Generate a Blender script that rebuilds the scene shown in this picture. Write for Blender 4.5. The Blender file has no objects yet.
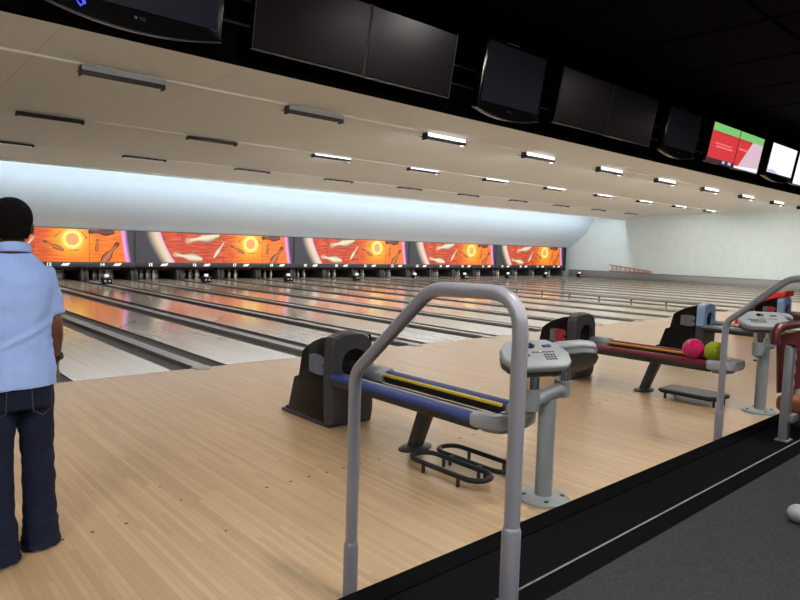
import bpy, bmesh, math, random
from mathutils import Vector, Matrix, noise
random.seed(7)
C = bpy.context.scene.collection
sc = bpy.context.scene
PI = math.pi

# ------------------------------------------------------------------ materials
def srgb(r, g, b):
    f = lambda v: (v/12.92 if v <= .04045 else ((v+.055)/1.055)**2.4)
    return (f(r/255), f(g/255), f(b/255), 1)

def mat(name, col, rough=.5, metal=0, spec=.5, emit=None, estr=0, coat=0, bump=0, bscale=60, var=0):
    m = bpy.data.materials.new(name); m.use_nodes = True
    nt = m.node_tree; b = nt.nodes['Principled BSDF']
    b.inputs['Base Color'].default_value = col if len(col) == 4 else (*col, 1)
    b.inputs['Roughness'].default_value = rough; b.inputs['Metallic'].default_value = metal
    b.inputs['Specular IOR Level'].default_value = spec
    b.inputs['Coat Weight'].default_value = coat
    if emit:
        b.inputs['Emission Color'].default_value = emit if len(emit) == 4 else (*emit, 1)
        b.inputs['Emission Strength'].default_value = estr
    if bump or var:
        tc = nt.nodes.new('ShaderNodeTexCoord'); n = nt.nodes.new('ShaderNodeTexNoise')
        n.inputs['Scale'].default_value = bscale; n.inputs['Detail'].default_value = 4
        nt.links.new(tc.outputs['Object'], n.inputs['Vector'])
        if bump:
            bp = nt.nodes.new('ShaderNodeBump'); bp.inputs['Strength'].default_value = bump; bp.inputs['Distance'].default_value = .004
            nt.links.new(n.outputs['Fac'], bp.inputs['Height']); nt.links.new(bp.outputs['Normal'], b.inputs['Normal'])
        if var:
            c = Vector(b.inputs['Base Color'].default_value[:3])
            r = nt.nodes.new('ShaderNodeValToRGB')
            r.color_ramp.elements[0].position = .3; r.color_ramp.elements[1].position = .7
            r.color_ramp.elements[0].color = (*(c*(1-var)), 1); r.color_ramp.elements[1].color = (*(c*(1+var)), 1)
            nt.links.new(n.outputs['Fac'], r.inputs['Fac']); nt.links.new(r.outputs['Color'], b.inputs['Base Color'])
    return m

class N:
    """tiny node-graph helper"""
    def __init__(s, m): s.nt = m.node_tree; s.b = s.nt.nodes['Principled BSDF']
    def new(s, t, **k):
        n = s.nt.nodes.new(t)
        for a, v in k.items(): setattr(n, a, v)
        return n
    def put(s, sock, v):
        if hasattr(v, 'is_linked') or hasattr(v, 'links'): s.nt.links.new(v, sock)
        else: sock.default_value = v
    def math(s, op, a, b=0., c=0., clamp=False):
        n = s.new('ShaderNodeMath', operation=op, use_clamp=clamp)
        s.put(n.inputs[0], a); s.put(n.inputs[1], b); s.put(n.inputs[2], c)
        return n.outputs[0]
    def step(s, v, a, b):
        n = s.new('ShaderNodeMapRange', interpolation_type='SMOOTHSTEP')
        s.put(n.inputs['Value'], v); s.put(n.inputs['From Min'], a); s.put(n.inputs['From Max'], b)
        return n.outputs['Result']
    def mix(s, f, a, b):
        n = s.new('ShaderNodeMix', data_type='RGBA')
        s.put(n.inputs[0], f); s.put(n.inputs[6], a); s.put(n.inputs[7], b)
        return n.outputs[2]
    def combine(s, x, y, z=0.):
        n = s.new('ShaderNodeCombineXYZ')
        for i, v in enumerate((x, y, z)): s.put(n.inputs[i], v)
        return n.outputs[0]
    def sep(s, v):
        n = s.new('ShaderNodeSeparateXYZ'); s.put(n.inputs[0], v); return n.outputs

def wood(name, dark, mid, light, width, length, rough, seam=.55, coat=0, spec=.5, crough=.04):
    m = bpy.data.materials.new(name); m.use_nodes = True; g = N(m)
    p = g.sep(g.new('ShaderNodeNewGeometry').outputs['Position'])
    bx = g.math('DIVIDE', p[0], width); col = g.math('FLOOR', bx)
    w1 = g.new('ShaderNodeTexWhiteNoise', noise_dimensions='1D'); g.put(w1.inputs['W'], col)
    yy = g.math('ADD', g.math('DIVIDE', p[1], length), g.math('MULTIPLY', w1.outputs['Value'], 7.3))
    row = g.math('FLOOR', yy)
    w2 = g.new('ShaderNodeTexWhiteNoise', noise_dimensions='2D'); g.put(w2.inputs['Vector'], g.combine(col, row))
    gr = g.new('ShaderNodeTexNoise'); gr.inputs['Scale'].default_value = 1; gr.inputs['Detail'].default_value = 5
    g.put(gr.inputs['Vector'], g.combine(g.math('MULTIPLY', p[0], 90), g.math('MULTIPLY', p[1], 3.2), w2.outputs['Value']))
    f = g.math('ADD', g.math('MULTIPLY', w2.outputs['Value'], .65), g.math('MULTIPLY', gr.outputs['Fac'], .35))
    r = g.new('ShaderNodeValToRGB')
    for i, (pos, c) in enumerate(((.1, dark), (.5, mid), (.9, light))):
        e = r.color_ramp.elements[i] if i < 2 else r.color_ramp.elements.new(pos)
        e.position = pos; e.color = c
    r.color_ramp.elements[1].position = .5
    g.put(r.inputs['Fac'], f)
    fx = g.math('FRACT', bx); edge = g.math('LESS_THAN', fx, .07)
    fy = g.math('FRACT', yy); edge2 = g.math('LESS_THAN', fy, .004)
    e = g.math('MULTIPLY', g.math('MAXIMUM', edge, edge2), seam)
    c = g.mix(e, r.outputs['Color'], tuple(v*.45 for v in dark[:3]) + (1,))
    g.put(g.b.inputs['Base Color'], c)
    rn = g.new('ShaderNodeTexNoise'); rn.inputs['Scale'].default_value = 1.7
    g.put(rn.inputs['Vector'], g.combine(p[0], p[1]))
    g.put(g.b.inputs['Roughness'], g.math('ADD', rough, g.math('MULTIPLY', g.math('SUBTRACT', rn.outputs['Fac'], .5), .06)))
    g.b.inputs['Coat Weight'].default_value = coat; g.b.inputs['Coat Roughness'].default_value = crough
    g.b.inputs['Specular IOR Level'].default_value = spec
    return m

M = {}
M['approach'] = wood('approach_wood', srgb(158,132,101), srgb(169,143,111), srgb(180,154,121), .031, 1.1, .3, .4, coat=.35, crough=.22)
M['lane'] = wood('lane_wood', srgb(182,162,134), srgb(190,171,143), srgb(196,178,151), .027, 2.6, .13, .0, coat=.35, spec=.5, crough=.10)
M['black_floor'] = mat('black_step_vinyl', (.006,.006,.007), .7, spec=0, bump=.3, bscale=120)
M['black_edge'] = mat('black_rubber_lip', (.0045,.0045,.005), .6, spec=0)
M['carpet'] = mat('charcoal_carpet', (.032,.032,.036), .95, spec=0, bump=.12, bscale=90, var=.18)
M['alu'] = mat('aluminium_nosing', (.2,.2,.21), .5, .3, spec=.2)
M['under'] = mat('dark_subfloor', (.02,.02,.02), .9)
M['ceiling'] = mat('beige_ceiling_board', srgb(240,243,245), .85, spec=.2, bump=.15, bscale=14, var=.03)
M['seam'] = mat('ceiling_seam', srgb(214,214,210), .9)
M['curtain'] = mat('white_curtain_wall', srgb(203,221,236), .75, spec=.2, bump=.2, bscale=4, var=.02)
M['wall'] = mat('pale_grey_wall', srgb(208,221,220), .8, spec=.2, bump=.2, bscale=3, var=.03)
M['darkwall'] = mat('black_paint', (.004,.0045,.006), .9, spec=0)
M['blackceil'] = mat('black_ceiling_panel', (.003,.0036,.006), .9, spec=.05)
M['midwall'] = mat('grey_back_wall', (.08,.08,.085), .8)
M['gutter'] = mat('charcoal_gutter_plastic', (.10,.103,.096), .42)
M['cap'] = mat('grey_capping_metal', (.31,.31,.305), .38, .0)
M['capdark'] = mat('dark_capping_trim', (.012,.012,.012), .4)
M['bumper'] = mat('grey_bumper_rail', (.22,.22,.215), .4)
M['pit'] = mat('pit_black', (.012,.010,.010), .8)
M['kick'] = mat('kickback_charcoal', (.03,.028,.028), .6)
M['pitcurtain'] = mat('pit_curtain_brown', (.045,.018,.013), .8)
M['pin'] = mat('pin_white', (.75,.74,.72), .25)
M['pinred'] = mat('pin_red_band', (.55,.03,.03), .3)
M['strip'] = mat('number_strip_grey', (.028,.028,.033), .45)
M['white'] = mat('white_lettering', (.85,.85,.86), .5, emit=(.9,.9,.92), estr=.35)
M['frame'] = mat('mask_frame_black', (.012,.012,.014), .5)
M['housing'] = mat('light_housing_black', (.010,.010,.011), .5)
M['lens_off'] = mat('unlit_tube_grey', (.30,.33,.36), .4)
LS = 1.0
M['lens_on'] = mat('lit_tube', (.9,.9,.9), .5, emit=(1,.97,.93), estr=190*LS)
M['lens_dim'] = mat('lit_tube_row_two', (.8,.82,.84), .5, emit=(1,.98,.95), estr=160*LS)
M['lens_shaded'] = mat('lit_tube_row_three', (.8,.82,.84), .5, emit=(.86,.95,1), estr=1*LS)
M['lens_row'] = mat('lit_tube_front_row', (.8,.82,.84), .5, emit=(1,.97,.93), estr=125*LS)
M['lens_off2'] = M['lens_off']
M['lens_strip'] = mat('lit_strip_white', (.9,.9,.9), .5, emit=(1,.99,.97), estr=1.6)
M['tvblack'] = mat('tv_gloss_black', (.004,.004,.005), .16)
M['screen'] = mat('switched_off_screen', (.018,.014,.016), .22, spec=.3)
M['screen_matte'] = mat('switched_off_matte_screen', (.020,.024,.040), .42, spec=.15)
M['bezel'] = mat('thin_silver_bezel', (.10,.10,.105), .35, .6)
M['tvwhite'] = mat('lit_screen_white', (.1,.1,.1), .3, emit=srgb(232,234,242), estr=1.0)
M['tvshade'] = mat('lit_screen_grey_blue', (.1,.1,.1), .3, emit=srgb(170,185,205), estr=1.0)
M['tvgreen'] = mat('lit_screen_green', (.05,.05,.05), .3, emit=srgb(122,190,112), estr=.9)
M['tvred'] = mat('lit_screen_red', (.05,.05,.05), .3, emit=srgb(205,52,58), estr=.9)
M['tvpink'] = mat('lit_screen_pink', (.05,.05,.05), .3, emit=srgb(205,176,190), estr=.95)
M['tvrow'] = mat('lit_screen_row', (.05,.05,.05), .3, emit=srgb(232,140,140), estr=.9)
M['tvdark'] = mat('lit_screen_dark', (.05,.05,.05), .3, emit=srgb(66,34,48), estr=.8)
M['tvicon'] = mat('lit_screen_icon', (.05,.05,.05), .3, emit=srgb(150,205,225), estr=.9)
M['blue_reflection'] = mat('painted_blue_reflection', (.02,.02,.1), .3, emit=(.06,.07,1), estr=1.3)
M['hood'] = mat('hood_charcoal', (.036,.036,.041), .4, spec=.3)
M['hoodside'] = mat('hood_gloss_black', (.007,.006,.006), .12, spec=.2)
M['hood_blue_sheen'] = mat('hood_painted_blue_sheen', srgb(126,158,200), .3)  # reflected blue light painted into the hood colour
M['hole'] = mat('opening_black', (.003,.003,.003), .7)
M['hoodred'] = mat('hood_red', srgb(205,32,40), .35)
M['emb_grey'] = mat('emblem_grey', (.11,.12,.13), .4)
M['emb_blue'] = mat('emblem_blue', (.10,.14,.22), .4)
M['emb_red'] = mat('emblem_red', srgb(140,34,54), .4)
M['rail_blue'] = mat('rail_blue', srgb(36,52,108), .5, spec=.25)
M['rail_red'] = mat('rail_dark_red', srgb(84,10,24), .5, spec=.15)
M['rail_slate'] = mat('rail_slate', srgb(70,80,100), .4)
M['under_rail'] = mat('rail_charcoal', (.026,.027,.03), .5, spec=.3)
M['yellow'] = mat('stripe_yellow', srgb(192,166,34), .45)
M['amber'] = mat('stripe_amber', srgb(206,140,30), .45)
M['nose'] = mat('nose_grey_plastic', srgb(136,141,148), .2)
M['tray'] = mat('tray_grey', srgb(118,126,126), .35)
M['cream'] = mat('tray_cream_strip', srgb(205,192,172), .5)
M['leg'] = mat('leg_charcoal', (.028,.028,.032), .4)
M['foot'] = mat('foot_rest_charcoal', (.014,.015,.017), .45, spec=.15)
M['steel'] = mat('handrail_painted_steel', srgb(152,152,163), .32, .3, bump=.12, bscale=240)
M['sleeve'] = mat('handrail_sleeve_steel', srgb(136,136,147), .36, .3)
M['post'] = mat('console_post_grey', srgb(122,130,134), .4)
M['pad'] = mat('console_grey_plastic', srgb(148,153,158), .32)
M['padunder'] = mat('console_underside', srgb(74,76,78), .5)
M['chrome'] = mat('chrome', (.75,.75,.76), .08, 1)
M['dial'] = mat('trackball_black', (.01,.012,.014), .2)
M['lcd'] = mat('display_blue', srgb(62,76,132), .25)
M['lcddark'] = mat('display_maroon', srgb(112,84,92), .25)
M['key'] = mat('key_dark', (.03,.03,.035), .5)
M['keyy'] = mat('key_yellow', srgb(220,205,40), .5)
M['keyg'] = mat('key_green', srgb(60,165,85), .5)
M['screw'] = mat('bolt_black', (.01,.01,.01), .4)
M['pinkball'] = mat('ball_pink', srgb(192,18,92), .1, coat=.4, var=.12, bscale=14)
M['limeball'] = mat('ball_lime', srgb(136,152,22), .15, coat=.4, var=.15, bscale=14)
M['maroon'] = mat('seat_maroon', srgb(74,24,26), .4)
M['brownseat'] = mat('seat_brown', srgb(116,62,38), .45)
M['seatpost'] = mat('seat_post_grey', srgb(122,124,128), .38, .3)
M['glide'] = mat('stool_foot_grey', srgb(128,132,138), .4)
M['ladder'] = mat('ladder_red', srgb(186,112,104), .6)
M['ladderrung'] = mat('ladder_rung_dark', (.12,.08,.08), .5)
M['dot'] = mat('guide_dot_dark', (.03,.018,.012), .5)
M['foul'] = mat('foul_line_grey', srgb(150,128,100), .35)
M['skin'] = mat('skin_brown', srgb(92,56,42), .5, bump=.1, bscale=150)
M['hair'] = mat('hair_black', (.006,.005,.005), .85, spec=.05, bump=.8, bscale=220)
M['denim'] = mat('dark_denim', (.007,.011,.030), .85, spec=.2, bump=.5, bscale=160, var=.25)
M['polo'] = mat('blue_polo_cotton', srgb(152,180,236), .9, spec=.15, bump=.35, bscale=190, var=.05)
M['stitch'] = mat('denim_stitch', srgb(70,62,60), .8)
M['sole'] = mat('shoe_sole_white', srgb(225,215,222), .6)
M['shoe'] = mat('shoe_black', (.012,.011,.013), .6)
M['watch'] = mat('watch_black', (.006,.006,.006), .35)
M['eyewhite'] = mat('eye_white', (.7,.68,.65), .3)
M['lip'] = mat('lip_brown', srgb(96,52,46), .5)
M['warm'] = mat('fill_lamp_glow', (.9,.9,.9), .5, emit=(1,.95,.89), estr=190)

# ------------------------------------------------------------------ mesh builder
class MB:
    def __init__(s): s.bm = bmesh.new(); s.mats = []
    def mi(s, m):
        if m not in s.mats: s.mats.append(m)
        return s.mats.index(m)
    def _fin(s, faces, m, T=None):
        i = s.mi(m)
        for f in faces: f.material_index = i
        if T is not None:
            vs = {v for f in faces for v in f.verts}
            bmesh.ops.transform(s.bm, matrix=T, verts=list(vs))
        return faces
    def box(s, x0, x1, y0, y1, z0, z1, m, bev=0, seg=2, T=None):
        b = bmesh.new(); bmesh.ops.create_cube(b, size=1)
        for v in b.verts: v.co = Vector(((x0+x1)/2+v.co.x*(x1-x0), (y0+y1)/2+v.co.y*(y1-y0), (z0+z1)/2+v.co.z*(z1-z0)))
        if bev: bmesh.ops.bevel(b, geom=b.edges[:], offset=bev, segments=seg, affect='EDGES', profile=.5)
        return s.take(b, m, T)
    def take(s, b, m, T=None):
        if T is not None: bmesh.ops.transform(b, matrix=T, verts=b.verts[:])
        i = s.mi(m); mp = {}
        for v in b.verts: mp[v] = s.bm.verts.new(v.co)
        out = []
        for f in b.faces:
            nf = s.bm.faces.new([mp[v] for v in f.verts]); nf.material_index = i; out.append(nf)
        b.free(); return out
    def prism(s, pts, m, axis='X', a=0., b=1., bev=0, seg=2, T=None):
        """closed outline extruded along an axis; pts in the two other axes (cyclic order)"""
        k = bmesh.new()
        def P(p, t):
            return {'X': (t, p[0], p[1]), 'Y': (p[0], t, p[1]), 'Z': (p[0], p[1], t)}[axis]
        va = [k.verts.new(P(p, a)) for p in pts]; vb = [k.verts.new(P(p, b)) for p in pts]
        n = len(pts)
        k.faces.new(va); k.faces.new(vb[::-1])
        for i in range(n): k.faces.new((va[i], vb[i], vb[(i+1) % n], va[(i+1) % n]))
        bmesh.ops.recalc_face_normals(k, faces=k.faces[:])
        if bev:
            ed = [e for e in k.edges if e.calc_face_angle(0) > .5]
            bmesh.ops.bevel(k, geom=ed, offset=bev, segments=seg, affect='EDGES', profile=.5)
        return s.take(k, m, T)
    def tube(s, pts, r, m, n=12, cap=True, closed=False, T=None, flat=None):
        """swept tube through pts; r a number or list; flat=(sx,sy) squashes the section"""
        k = bmesh.new(); pts = [Vector(p) for p in pts]; N_ = len(pts)
        rs = r if isinstance(r, (list, tuple)) else [r]*N_
        rings = []; up = None
        for i, p in enumerate(pts):
            if closed: d = (pts[(i+1) % N_]-pts[i-1])
            else: d = (pts[min(i+1, N_-1)]-pts[max(i-1, 0)])
            d.normalize()
            if up is None: up = Vector((0,0,1)) if abs(d.z) < .9 else Vector((0,1,0))
            x = up.cross(d).normalized(); up = d.cross(x).normalized()
            fx, fy = flat or (1, 1)
            rings.append([k.verts.new(p+(x*math.cos(t)*fx+up*math.sin(t)*fy)*rs[i]) for t in [2*PI*j/n for j in range(n)]])
        for i in range(N_-(0 if closed else 1)):
            A, B = rings[i], rings[(i+1) % N_]
            for j in range(n): k.faces.new((A[j], A[(j+1) % n], B[(j+1) % n], B[j]))
        if cap and not closed: k.faces.new(rings[0][::-1]); k.faces.new(rings[-1])
        bmesh.ops.recalc_face_normals(k, faces=k.faces[:])
        return s.take(k, m, T)
    def lathe(s, prof, m, n=20, T=None, mfun=None):
        """prof: (r, z) list"""
        k = bmesh.new(); rings = []
        for r, z in prof:
            rings.append([k.verts.new((r*math.cos(2*PI*j/n), r*math.sin(2*PI*j/n), z)) for j in range(n)] if r > 1e-5 else [k.verts.new((0, 0, z))])
        mids = {}
        for i in range(len(rings)-1):
            A, B = rings[i], rings[i+1]
            for j in range(n):
                if len(A) == 1 and len(B) == 1: continue
                if len(A) == 1: k.faces.new((A[0], B[(j+1) % n], B[j]))
                elif len(B) == 1: k.faces.new((A[j], A[(j+1) % n], B[0]))
                else: k.faces.new((A[j], A[(j+1) % n], B[(j+1) % n], B[j]))
        if len(rings[0]) > 1: k.faces.new(rings[0][::-1])
        if len(rings[-1]) > 1: k.faces.new(rings[-1])
        bmesh.ops.recalc_face_normals(k, faces=k.faces[:])
        return s.take(k, m, T)
    def sphere(s, c, r, m, u=24, v=14, T=None):
        k = bmesh.new(); bmesh.ops.create_uvsphere(k, u_segments=u, v_segments=v, radius=1)
        rr = r if isinstance(r, (tuple, list)) else (r, r, r)
        for w in k.verts: w.co = Vector((c[0]+w.co.x*rr[0], c[1]+w.co.y*rr[1], c[2]+w.co.z*rr[2]))
        return s.take(k, m, T)
    def poly(s, pts, m):
        f = s.bm.faces.new([s.bm.verts.new(p) for p in pts]); f.material_index = s.mi(m); return f
    def loft(s, rings, m, cap=True):
        k = bmesh.new(); R = [[k.verts.new(p) for p in r] for r in rings]; n = len(R[0])
        for i in range(len(R)-1):
            for j in range(n): k.faces.new((R[i][j], R[i][(j+1) % n], R[i+1][(j+1) % n], R[i+1][j]))
        if cap: k.faces.new(R[0][::-1]); k.faces.new(R[-1])
        bmesh.ops.recalc_face_normals(k, faces=k.faces[:])
        return s.take(k, m)
    def build(s, name, parent=None, loc=(0,0,0), rot=(0,0,0), sharp=38, smooth=True):
        me = bpy.data.meshes.new(name)
        if smooth:
            lim = math.radians(sharp); s.bm.normal_update()
            for f in s.bm.faces: f.smooth = True
            for e in s.bm.edges:
                if len(e.link_faces) != 2 or e.calc_face_angle(PI) > lim: e.smooth = False
        s.bm.to_mesh(me); s.bm.free()
        for m in s.mats: me.materials.append(m)
        o = bpy.data.objects.new(name, me); C.objects.link(o)
        o.location = loc; o.rotation_euler = rot
        if parent: o.parent = parent
        return o

def thing(name, label, cat, loc=(0,0,0), rz=0, group=None):
    o = bpy.data.objects.new(name, None); C.objects.link(o)
    o.empty_display_size = .1
    o.location = loc; o.rotation_euler = (0, 0, rz)
    return tag(o, label, cat, group)
def tag(o, label, cat, group=None):
    o['label'] = label; o['category'] = cat
    if group: o['group'] = group
    return o
def struct(o): o['kind'] = 'structure'; return o
def copy_tree(o, loc, label, parent=None):
    c = o.copy(); C.objects.link(c)
    if parent: c.parent = parent
    else: c.location = loc; c['label'] = label
    for ch in list(o.children): copy_tree(ch, None, None, c)
    return c
def text(name, body, size, m, parent=None, loc=(0,0,0), rot=(PI/2,0,0), shear=0, fat=0, align='CENTER', ext=.001):
    cu = bpy.data.curves.new(name, 'FONT'); cu.body = body; cu.size = size; cu.shear = shear; cu.offset = fat
    cu.align_x = align; cu.align_y = 'CENTER'; cu.extrude = ext; cu.resolution_u = 3
    t = bpy.data.objects.new('tmp_text', cu); C.objects.link(t)
    dg = bpy.context.evaluated_depsgraph_get(); dg.update()
    me = bpy.data.meshes.new_from_object(t.evaluated_get(dg))
    bpy.data.objects.remove(t); bpy.data.curves.remove(cu)
    me.materials.clear(); me.materials.append(m); me.name = name
    o = bpy.data.objects.new(name, me); C.objects.link(o); o.location = loc; o.rotation_euler = rot
    if parent: o.parent = parent
    return o
def arc(cx, cy, r, a0, a1, n):
    return [(cx+r*math.cos(a0+(a1-a0)*i/n), cy+r*math.sin(a0+(a1-a0)*i/n)) for i in range(n+1)]
def bezier_path(pts, rad, n=6):
    """polyline with rounded corners"""
    P = [Vector(p) for p in pts]; out = [P[0]]
    for i in range(1, len(P)-1):
        a = (P[i-1]-P[i]); b = (P[i+1]-P[i]); r = rad[i-1] if isinstance(rad, (list, tuple)) else rad
        A = P[i]+a.normalized()*min(r, a.length*.49); B = P[i]+b.normalized()*min(r, b.length*.49)
        for k in range(n+1):
            t = k/n; out.append(A*(1-t)**2+P[i]*2*t*(1-t)+B*t*t)
    out.append(P[-1]); return out

# ------------------------------------------------------------------ camera
F, YAW, PIT, ROL = 638.02, .726738, -.08148, .0298
CAM = Vector((-3.24866, -7.21973, 1.50138))
f = Vector((math.sin(YAW)*math.cos(PIT), math.cos(YAW)*math.cos(PIT), math.sin(PIT)))
r = Vector((math.cos(YAW), -math.sin(YAW), 0)); u = r.cross(f)
r2 = r*math.cos(ROL)+u*math.sin(ROL); u2 = u*math.cos(ROL)-r*math.sin(ROL)
cd = bpy.data.cameras.new('camera'); cam = bpy.data.objects.new('camera', cd); C.objects.link(cam)
cd.sensor_width = 36; cd.lens = F/800*36; cd.clip_start = .05; cd.clip_end = 200
cam.matrix_world = Matrix(((r2.x, u2.x, -f.x, CAM.x), (r2.y, u2.y, -f.y, CAM.y), (r2.z, u2.z, -f.z, CAM.z), (0,0,0,1)))
sc.camera = cam

# ------------------------------------------------------------------ setting
P = 1.74                        # lane pitch
YM = 17.4                       # face of the masking units
L0, L1 = 8, 30                  # lanes built
laneX = lambda k: P*(k-11.5)
XL, XR = -9.0, 33.68

b = MB(); b.box(XL, XR, -5.2, 0, -.1, 0, M['approach'])
b.box(XL, XR, -.022, -.012, 0, .0008, M['foul'])
for x in [laneX(k)+d for k in range(9, 20) for d in (-.45, -.28, -.14, 0, .14, .28, .45)]:
    for y in (-3.83,):
        T = Matrix.Translation((x+.03, y, .0008))
        b.lathe([(.011, 0), (.011, .0006)], M['dot'], n=8, T=T)
for k in range(9, 20):
    for i, y in enumerate((-3.43, -3.7, -4.23)): 
        b.lathe([(.008, 0), (.008, .0006)], M['dot'], n=8, T=Matrix.Translation((laneX(k)-.93+.02*i, y, .0008)))
struct(b.build('floor_approach'))
b = MB(); b.box(XL, XR, -.0, 19.8, -.3, -.12, M['under']); b.box(XL, laneX(L0)-.87-.11, 0, YM+1.6, -.12, 0, M['lane'])
b.box(XL, XR, -5.96, -5.2, -.3, -.005, M['under'])
struct(b.build('floor_base'))
b = MB(); b.box(XL, XR, -5.96, -5.385, -.005, .18, M['black_floor'], .006)
struct(b.build('floor_step'))
b = MB(); b.box(XL, XR, -5.485, -5.38, .18, .187, M['black_edge']); struct(b.build('trim_1', smooth=False))
b = MB(); b.box(XL, XR, -14, -5.965, -.3, .36, M['carpet']); struct(b.build('floor_concourse'))
b = MB(); b.box(XL, XR, -5.962, -5.954, .354, .363, M['alu']); b.box(XL, XR, -6.05, -5.962, .36, .3625, M['black_edge'])
struct(b.build('trim_2', smooth=False))

# ceiling over the lanes: three long sloping bays with a small step at each light row
ROWS = [(3.05, 4.03), (7.4, 3.965), (11.85, 3.9)]
prof = [(-3.1, 4.10)]
for y, z in ROWS: prof += [(y-.02, z+.02), (y, z-.01)]
prof += [(13.4, 3.64), (13.4, 3.575), (13.48, 3.575), (13.48, 3.75), (13.0, 4.3), (-3.1, 4.4)]
b = MB(); b.prism(prof, M['ceiling'], 'X', XL, XR+.3)
for x in [XL+.6+2.44*i for i in range(18)]:
    for (y0, z0), (y1, z1) in (((-3.1, 4.10), ROWS[0]), (ROWS[0], ROWS[1]), (ROWS[1], ROWS[2])):
        b.poly([(x, y0+.03, z0-.013), (x+.012, y0+.03, z0-.013), (x+.012, y1-.03, z1+.018), (x, y1-.03, z1+.018)], M['seam'])
struct(b.build('ceiling_lanes'))
# curved white curtain wall from the masks up to the cove
cprof = [(17.45, 1.80), (17.38, 1.88), (17.0, 2.14), (16.6, 2.44), (16.2, 2.80), (15.9, 3.18), (15.7, 3.55), (15.6, 3.85), (15.55, 4.1), (15.5, 4.4)]
b = MB(); n = len(cprof)
b.prism(cprof + [(y+.12, z+.05) for y, z in cprof[::-1]], M['curtain'], 'X', XL, XR+.3)
struct(b.build('wall_curtain'))
b = MB(); b.box(XL, XR+.3, 12.8, 15.8, 4.4, 4.45, M['ceiling']); struct(b.build('ceiling_cove'))
b = MB(); b.box(XR, XR+.3, -14, 19.8, -.3, 4.6, M['wall']); struct(b.build('wall_right'))
b = MB(); b.box(XR-.26, XR, -5.2, 17.2, -.1, .39, M['bumper'], .01); b.box(XR-.26, XR, -5.2, 17.2, .39, .41, M['capdark'])
struct(b.build('trim_3'))
b = MB(); b.box(XL-.2, XL, -14, 19.8, -.3, 4.6, M['wall']); struct(b.build('wall_left'))
b = MB(); b.box(XL, XR, 19.6, 19.8, -.3, 4.6, M['pit']); struct(b.build('wall_back'))
b = MB(); b.box(XL, XR, -14.2, -14, -.3, 4.6, M['midwall']); struct(b.build('wall_front'))
# black fascia that carries the screens, and the black ceiling over the seating side
b = MB(); b.box(XL, XR, -3.22, -3.1, 2.712, 4.6, M['darkwall'])
struct(b.build('wall_fascia'))
b = MB(); b.box(XL, XR, -14, -3.22, 3.62, 3.75, M['blackceil'])
for x in [XL+1.2*i for i in range(36)]: b.box(x, x+.03, -14, -3.22, 3.612, 3.62, M['darkwall'])
for y in (-5, -6.8, -8.6, -10.4): b.box(XL, XR, y, y+.03, 3.612, 3.62, M['darkwall'])
struct(b.build('ceiling_concourse'))
b = MB()
for z in (2.93, 3.09): b.tube([(XL, -3.27, z), (XR, -3.27, z)], .008, M['bezel'], n=8)
for i in range(16): b.box(-2.72+2.6*i-.02, -2.72+2.6*i+.02, -3.28, -3.22, 2.88, 3.14, M['frame'])
struct(b.build('trim_4'))

# ------------------------------------------------------------------ lanes, gutters, cappings
o0 = None
for k in range(L0, L1+1):
    lab = 'pale glossy wooden bowling lane running down to number %d' % k
    if o0 is None:
        b = MB(); b.box(-.525, .525, 0, 18.9, -.12, 0, M['lane'])
        for i, x in enumerate((-.44, -.29, -.15, 0, .15, .29, .44)):       # aiming arrows
            y = 4.9-abs(i-3)*.22
            b.poly([(x-.03, y-.16, .0008), (x+.03, y-.16, .0008), (x, y, .0008)], M['dot'])
        o0 = tag(b.build('bowling_lane', loc=(laneX(k), 0, 0)), lab, 'bowling lane', 'bowling lanes')
    else:
        c = o0.copy(); C.objects.link(c); c.location.x = laneX(k); c['label'] = lab

d0 = None
for k in range(L0-1, L1+1):
    x = laneX(k)+P/2
    lab = ('grey capped divider with two dark gutters between lanes %d and %d' % (k, k+1)) if k < L1 else 'grey capped divider with two dark gutters right of lane 30'
    if d0 is None:
        d0 = thing('lane_divider', lab, 'lane divider', (x, 0, 0), 0, 'lane dividers')
        for s in (-1, 1):
            b = MB(); cx = s*.2275
            out = [(cx+.1175, 0)]+[(cx+.1175*math.cos(t), -.012-.085*math.sin(t)) for t in [PI*i/12 for i in range(13)]]+[(cx-.1175, 0)]
            inn = [(cx-.1175, -.12), (cx+.1175, -.12)]
            b.prism(out+inn, M['gutter'], 'Y', 0, 17.0)
            b.build('gutter', d0)
        b = MB()
        pr_ = [(-.109, -.12), (.109, -.12), (.109, .004), (.1, .014), (.075, .018), (-.075, .018), (-.1, .014), (-.109, .004)]
        b.prism(pr_, M['cap'], 'Y', .02, 17.0)
        b.box(-.109, -.086, .02, 17.0, .010, .022, M['capdark']); b.box(.086, .109, .02, 17.0, .010, .022, M['capdark'])
        b.build('capping', d0)
        b = MB()
        rings = []
        for y, w, h in ((.03, .109, .024), (-.06, .104, .024), (-.12, .088, .018), (-.15, .06, .008)):
            rings.append([(w*math.cos(t), y, max(0.0005, h*math.sin(t)**.5) if math.sin(t) > 0 else .0005) for t in [PI*i/10 for i in range(11)]])
        b.loft(rings, M['cap']); b.build('nose_cap', d0)
    else: copy_tree(d0, (x, 0, 0), lab)

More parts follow.
